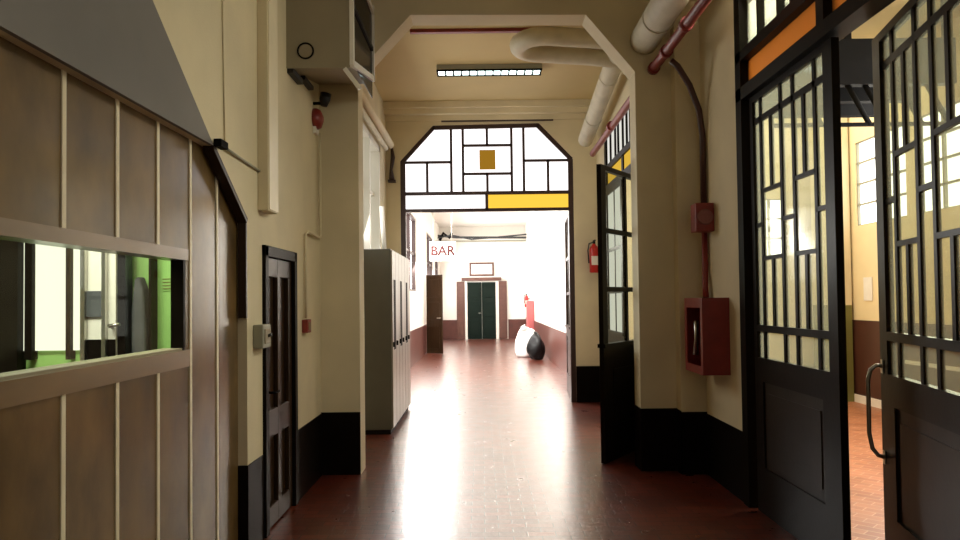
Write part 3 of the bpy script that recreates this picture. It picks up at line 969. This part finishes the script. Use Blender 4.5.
tag(o.build('cable', m_switch), 'thin cable from the partition corner to the cream trunking', 'cable')
o = MB().tube([(LX + 0.006, 4.36, 5.19), (LX + 0.006, 4.42, 3.5), (LX + 0.006, 4.45, 2.62)], 0.005, 8)
tag(o.build('cable', m_cream), 'thin cream wire running straight up the left wall', 'cable')

# grey ventilation box high in the corner
o = empty('ventilation_box', (-1.3, 6.5, 3.5), 'grey ventilation box high on the left in front of the arch', 'ventilation box')
VX, VY = -1.02, 5.9
b = MB().prism([(VY, 3.53), (AY0, 3.75), (AY0, 5.19), (VY, 5.19)], 'X', LX, VX - 0.02)
b.build('casing', m_boxgrey, o)
MB().ring((LX + 0.155, VY - 0.002, 3.67), 0.062, 0.007, 'Y').build('port_ring', m_steel, o)
bx(LX + 0.001, LX + 0.05, VY + 0.02, VY + 0.35, 3.50, 3.545).build('clip', m_black, o)
bx(LX + 0.001, LX + 0.05, VY + 0.42, VY + 0.75, 3.565, 3.60).build('clip', m_black, o)
f = MB()
f.bar2((VY + 0.02, 3.57), (AY0 - 0.02, 3.79), 0.05, 'X', VX - 0.02, VX + 0.012)
f.bar2((VY + 0.02, 3.55), (VY + 0.02, 5.19), 0.05, 'X', VX - 0.02, VX + 0.012)
f.bar2((AY0 - 0.03, 3.77), (AY0 - 0.03, 4.5), 0.05, 'X', VX - 0.02, VX + 0.012)
f.bar2((VY, 4.5), (AY0, 4.43), 0.05, 'X', VX - 0.02, VX + 0.012)
f.build('hatch_frame', m_white, o)
bx(VX - 0.015, VX - 0.008, VY + 0.04, AY0 - 0.04, 3.6, 4.5).build('hatch_pane', m_darkglass, o)
bx(VX - 0.01, VX + 0.006, VY + 0.04, AY0 - 0.04, 4.05, 4.09).build('hatch_bar', m_dframe, o)
MB().bar2((VX - 0.06, 3.52), (VX + 0.06, 3.36), 0.035, 'Y', VY - 0.02, VY + 0.03).build('flap_arm', m_white, o)
# pipes on the left beyond the arch
o = empty('left_pipe_run', (-1.4, 9.5, 3.9), 'pair of cream pipes high along the left wall beyond the arch', 'pipe')
MB().tube([(-1.42, AY1, 4.12), (-1.42, TY0 - 0.2, 4.12)], 0.06).build('pipe', m_cream, o)
MB().tube([(-1.44, AY1, 3.98), (-1.44, TY0 - 0.6, 3.98)], 0.035).build('pipe', m_duct, o)
o = empty('wall_bracket', (-1.42, TY0, 3.5), 'dark scroll bracket high on the wall left of the transom', 'bracket')
MB().tube([(-1.42, TY0 - 0.02, 4.12), (-1.40, TY0 - 0.05, 3.95), (-1.43, TY0 - 0.05, 3.75), (-1.42, TY0 - 0.06, 3.6)], [0.02, 0.035, 0.025, 0.045], 10).build('stem', m_brownframe, o)
bx(-1.48, -1.36, TY0 - 0.08, TY0, 3.55, 3.59).build('foot', m_brownframe, o)

# ================================================================ CEILING THINGS
o = empty('fluorescent_lamp', (0.13, 9.95, 4.8), 'louvred fluorescent ceiling lamp beyond the arch', 'lamp')
bx(-0.57, 0.84, 9.80, 10.0, 4.73, 4.8).build('housing', m_switch, o, bevel=0.006)
bx(-0.55, 0.82, 9.815, 9.99, 4.712, 4.722).build('diffuser', e_tube, o)
f = MB()
for k in range(14):
    x = -0.56 + k * 1.385 / 13
    f.box(x - 0.011, x + 0.011, 9.80, 10.0, 4.70, 4.73)
f.box(-0.57, 0.84, 9.795, 9.805, 4.705, 4.73).box(-0.57, 0.84, 9.99, 10.0, 4.695, 4.73)
f.build('louvre', m_steel, o)
o = empty('ventilation_duct', (1.0, 8.55, 4.55), 'cream U-bent duct under the ceiling beyond the arch, its pipe sloping off to the right', 'duct')
pts = [(1.86, 8.22, 4.5), (1.3, 8.22, 4.56)]
for k in range(0, 13):
    a = math.pi / 2 + math.pi * k / 12
    pts.append((0.76 + 0.30 * math.cos(a), 8.52 - 0.30 * math.sin(a), 4.60))
pts += [(1.3, 8.82, 4.56), (1.86, 8.82, 4.5)]
MB().tube(pts, 0.105, 18).build('tube', m_duct, o)
MB().tube([(1.64, 8.3, 4.66), (1.64, 9.0, 4.5), (1.64, TY0 - 0.4, 4.12)], 0.115, 20).build('pipe', m_duct, o)
for y in (9.3, 10.6):
    z = 4.5 - (y - 9.0) * 0.38 / 2.45
    MB().tube([(1.64, y, z), (1.64, y + 0.04, z - 0.006)], 0.121, 20).build('clamp_band', m_duct, o)

# pipes on the right, running through the arch wall
o = empty('ceiling_pipe', (1.6, 4.0, 4.12), 'fat white lagged pipe high along the right wall in front of the arch', 'pipe')
MB().tube([(1.59, -3.9, 4.14), (1.6, AY0 - 0.01, 4.14)], 0.14, 20).build('pipe', m_duct, o)
for y in (4.2, 6.5):
    MB().tube([(1.6, y, 4.14), (1.6, y + 0.04, 4.14)], 0.146, 20).build('clamp_band', m_duct, o)
o = empty('sprinkler_pipe', (1.67, 4.0, 3.86), 'dark red pipe along the right wall under the fat white pipe', 'pipe')
MB().tube([(1.71, -3.9, 3.86), (1.68, 7.0, 3.86), (1.70, TY0 - 0.7, 3.84)], 0.045, 14).build('pipe', m_red, o)
for y in (5.9, 7.03, 6.55, 9.4):
    MB().tube([(1.68, y, 3.86), (1.68, y + 0.07, 3.86)], 0.058, 14).build('coupling', m_red, o)
o = empty('riser_pipe', (2.0, 6.9, 1.6), 'thin dark red pipe dropping from the pipe run to the hose cabinet', 'pipe')
MB().tube([(1.755, 6.72, 3.82), (1.82, 6.73, 3.77), (1.93, 6.75, 3.6), (2.02, 6.78, 3.38), (2.055, 6.8, 3.15), (2.055, 6.8, 2.37)], 0.028, 12).build('pipe', m_maroon, o)
MB().tube([(2.055, 6.8, 2.37), (2.055, 6.8, 1.9), (2.04, 6.76, 1.75), (2.04, 6.74, 1.648)], 0.028, 12).build('pipe', m_red, o)
o = empty('alarm_sounder', (2.0, 6.72, 2.24), 'square red alarm sounder with round grille on the riser pipe', 'alarm')
bx(1.92, 2.087, 6.60, 6.765, 2.24, 2.495).build('housing', m_red, o, bevel=0.008)
g = MB().tube([(2.005, 6.60, 2.368), (2.005, 6.588, 2.368)], [0.072, 0.066], 24)
for q in (0.06, 0.042, 0.022):
    g.ring((2.005, 6.587, 2.368), q, 0.004, 'Y')
g.build('grille', m_ink, o)
o = empty('hose_cabinet', (1.98, 6.5, 1.0), 'dark red fire hose cabinet with open front on the right wall', 'cabinet')
HX0 = 1.87
hb = MB()
hb.box(HX0, RX, 6.26, 6.28, 0.99, 1.645)
hb.box(HX0, RX, 6.78, 6.80, 0.99, 1.645)
hb.box(HX0, RX, 6.28, 6.78, 0.99, 1.02).box(HX0, RX, 6.28, 6.78, 1.62, 1.645)
hb.box(RX - 0.02, RX, 6.28, 6.78, 1.02, 1.62)
hb.build('casing', m_red, o)
dd = MB()
dd.box(HX0 - 0.012, HX0, 6.26, 6.32, 0.99, 1.645).box(HX0 - 0.012, HX0, 6.74, 6.80, 0.99, 1.645)
dd.box(HX0 - 0.012, HX0, 6.32, 6.74, 0.99, 1.06).box(HX0 - 0.012, HX0, 6.32, 6.74, 1.56, 1.645)
dd.build('door_frame', m_red, o)
sp = []
for k in range(73):
    a = 2 * math.pi * k / 24
    q = 0.06 + 0.04 * k / 24
    sp.append((1.985, 6.53 + q * math.cos(a), 1.3 + q * math.sin(a)))
MB().tube(sp, 0.02, 10).build('hose', m_black, o)
MB().tube([(1.9, 6.58, 1.44), (1.9, 6.6, 1.28), (1.9, 6.62, 1.14)], [0.02, 0.014, 0.025], 10).build('nozzle', m_metal, o)

# ================================================================ SIDE ROOM THINGS
tag(bx(5.785, 5.8, 10.98, 11.22, 1.57, 1.92).build('paper_notice', m_paper), 'white paper notice on the yellow wall seen through the door gap', 'notice')
o = empty('tube_lamp', (3.0, 5.6, 3.9), 'long fluorescent tube lamp seen over the right-hand doors', 'lamp')
bx(2.95, 3.05, 4.9, 6.3, 3.90, 3.95).build('housing', m_white, o)
MB().tube([(3.0, 4.93, 3.875), (3.0, 6.27, 3.875)], 0.02, 12).build('tube', e_tube, o)
for y in (5.1, 6.1):
    MB().tube([(3.0, y, 3.95), (3.0, y, 5.0)], 0.006, 8).build('hanger', m_metal, o)
o = empty('steel_gantry', (4.4, 9.0, 3.6), 'dark steel gantry of beams and braces high in the room on the right', 'gantry')
bx(3.2, 5.2, 8.0, 9.6, 4.35, 4.45).build('deck', m_steel, o)
bx(3.2, 5.2, 8.0, 8.12, 3.95, 4.35).build('beam', m_steel, o)
bx(3.2, 5.2, 9.4, 9.52, 3.95, 4.35).build('beam', m_steel, o)
bx(3.2, 5.2, 8.7, 8.82, 3.95, 4.35).build('beam', m_steel, o)
bx(3.2, 5.2, 8.04, 8.08, 3.50, 3.54).build('rail', m_steel, o)
for x in (3.5, 4.03, 4.22, 4.6, 4.9):
    MB().tube([(x, 8.06, 3.97), (x + 0.24, 8.06, 3.52)], 0.03, 8).build('brace', m_steel, o)
for x in (3.4, 4.02, 5.1):
    bx(x, x + 0.06, 8.03, 8.09, 4.45, 5.0).build('hanger', m_steel, o)
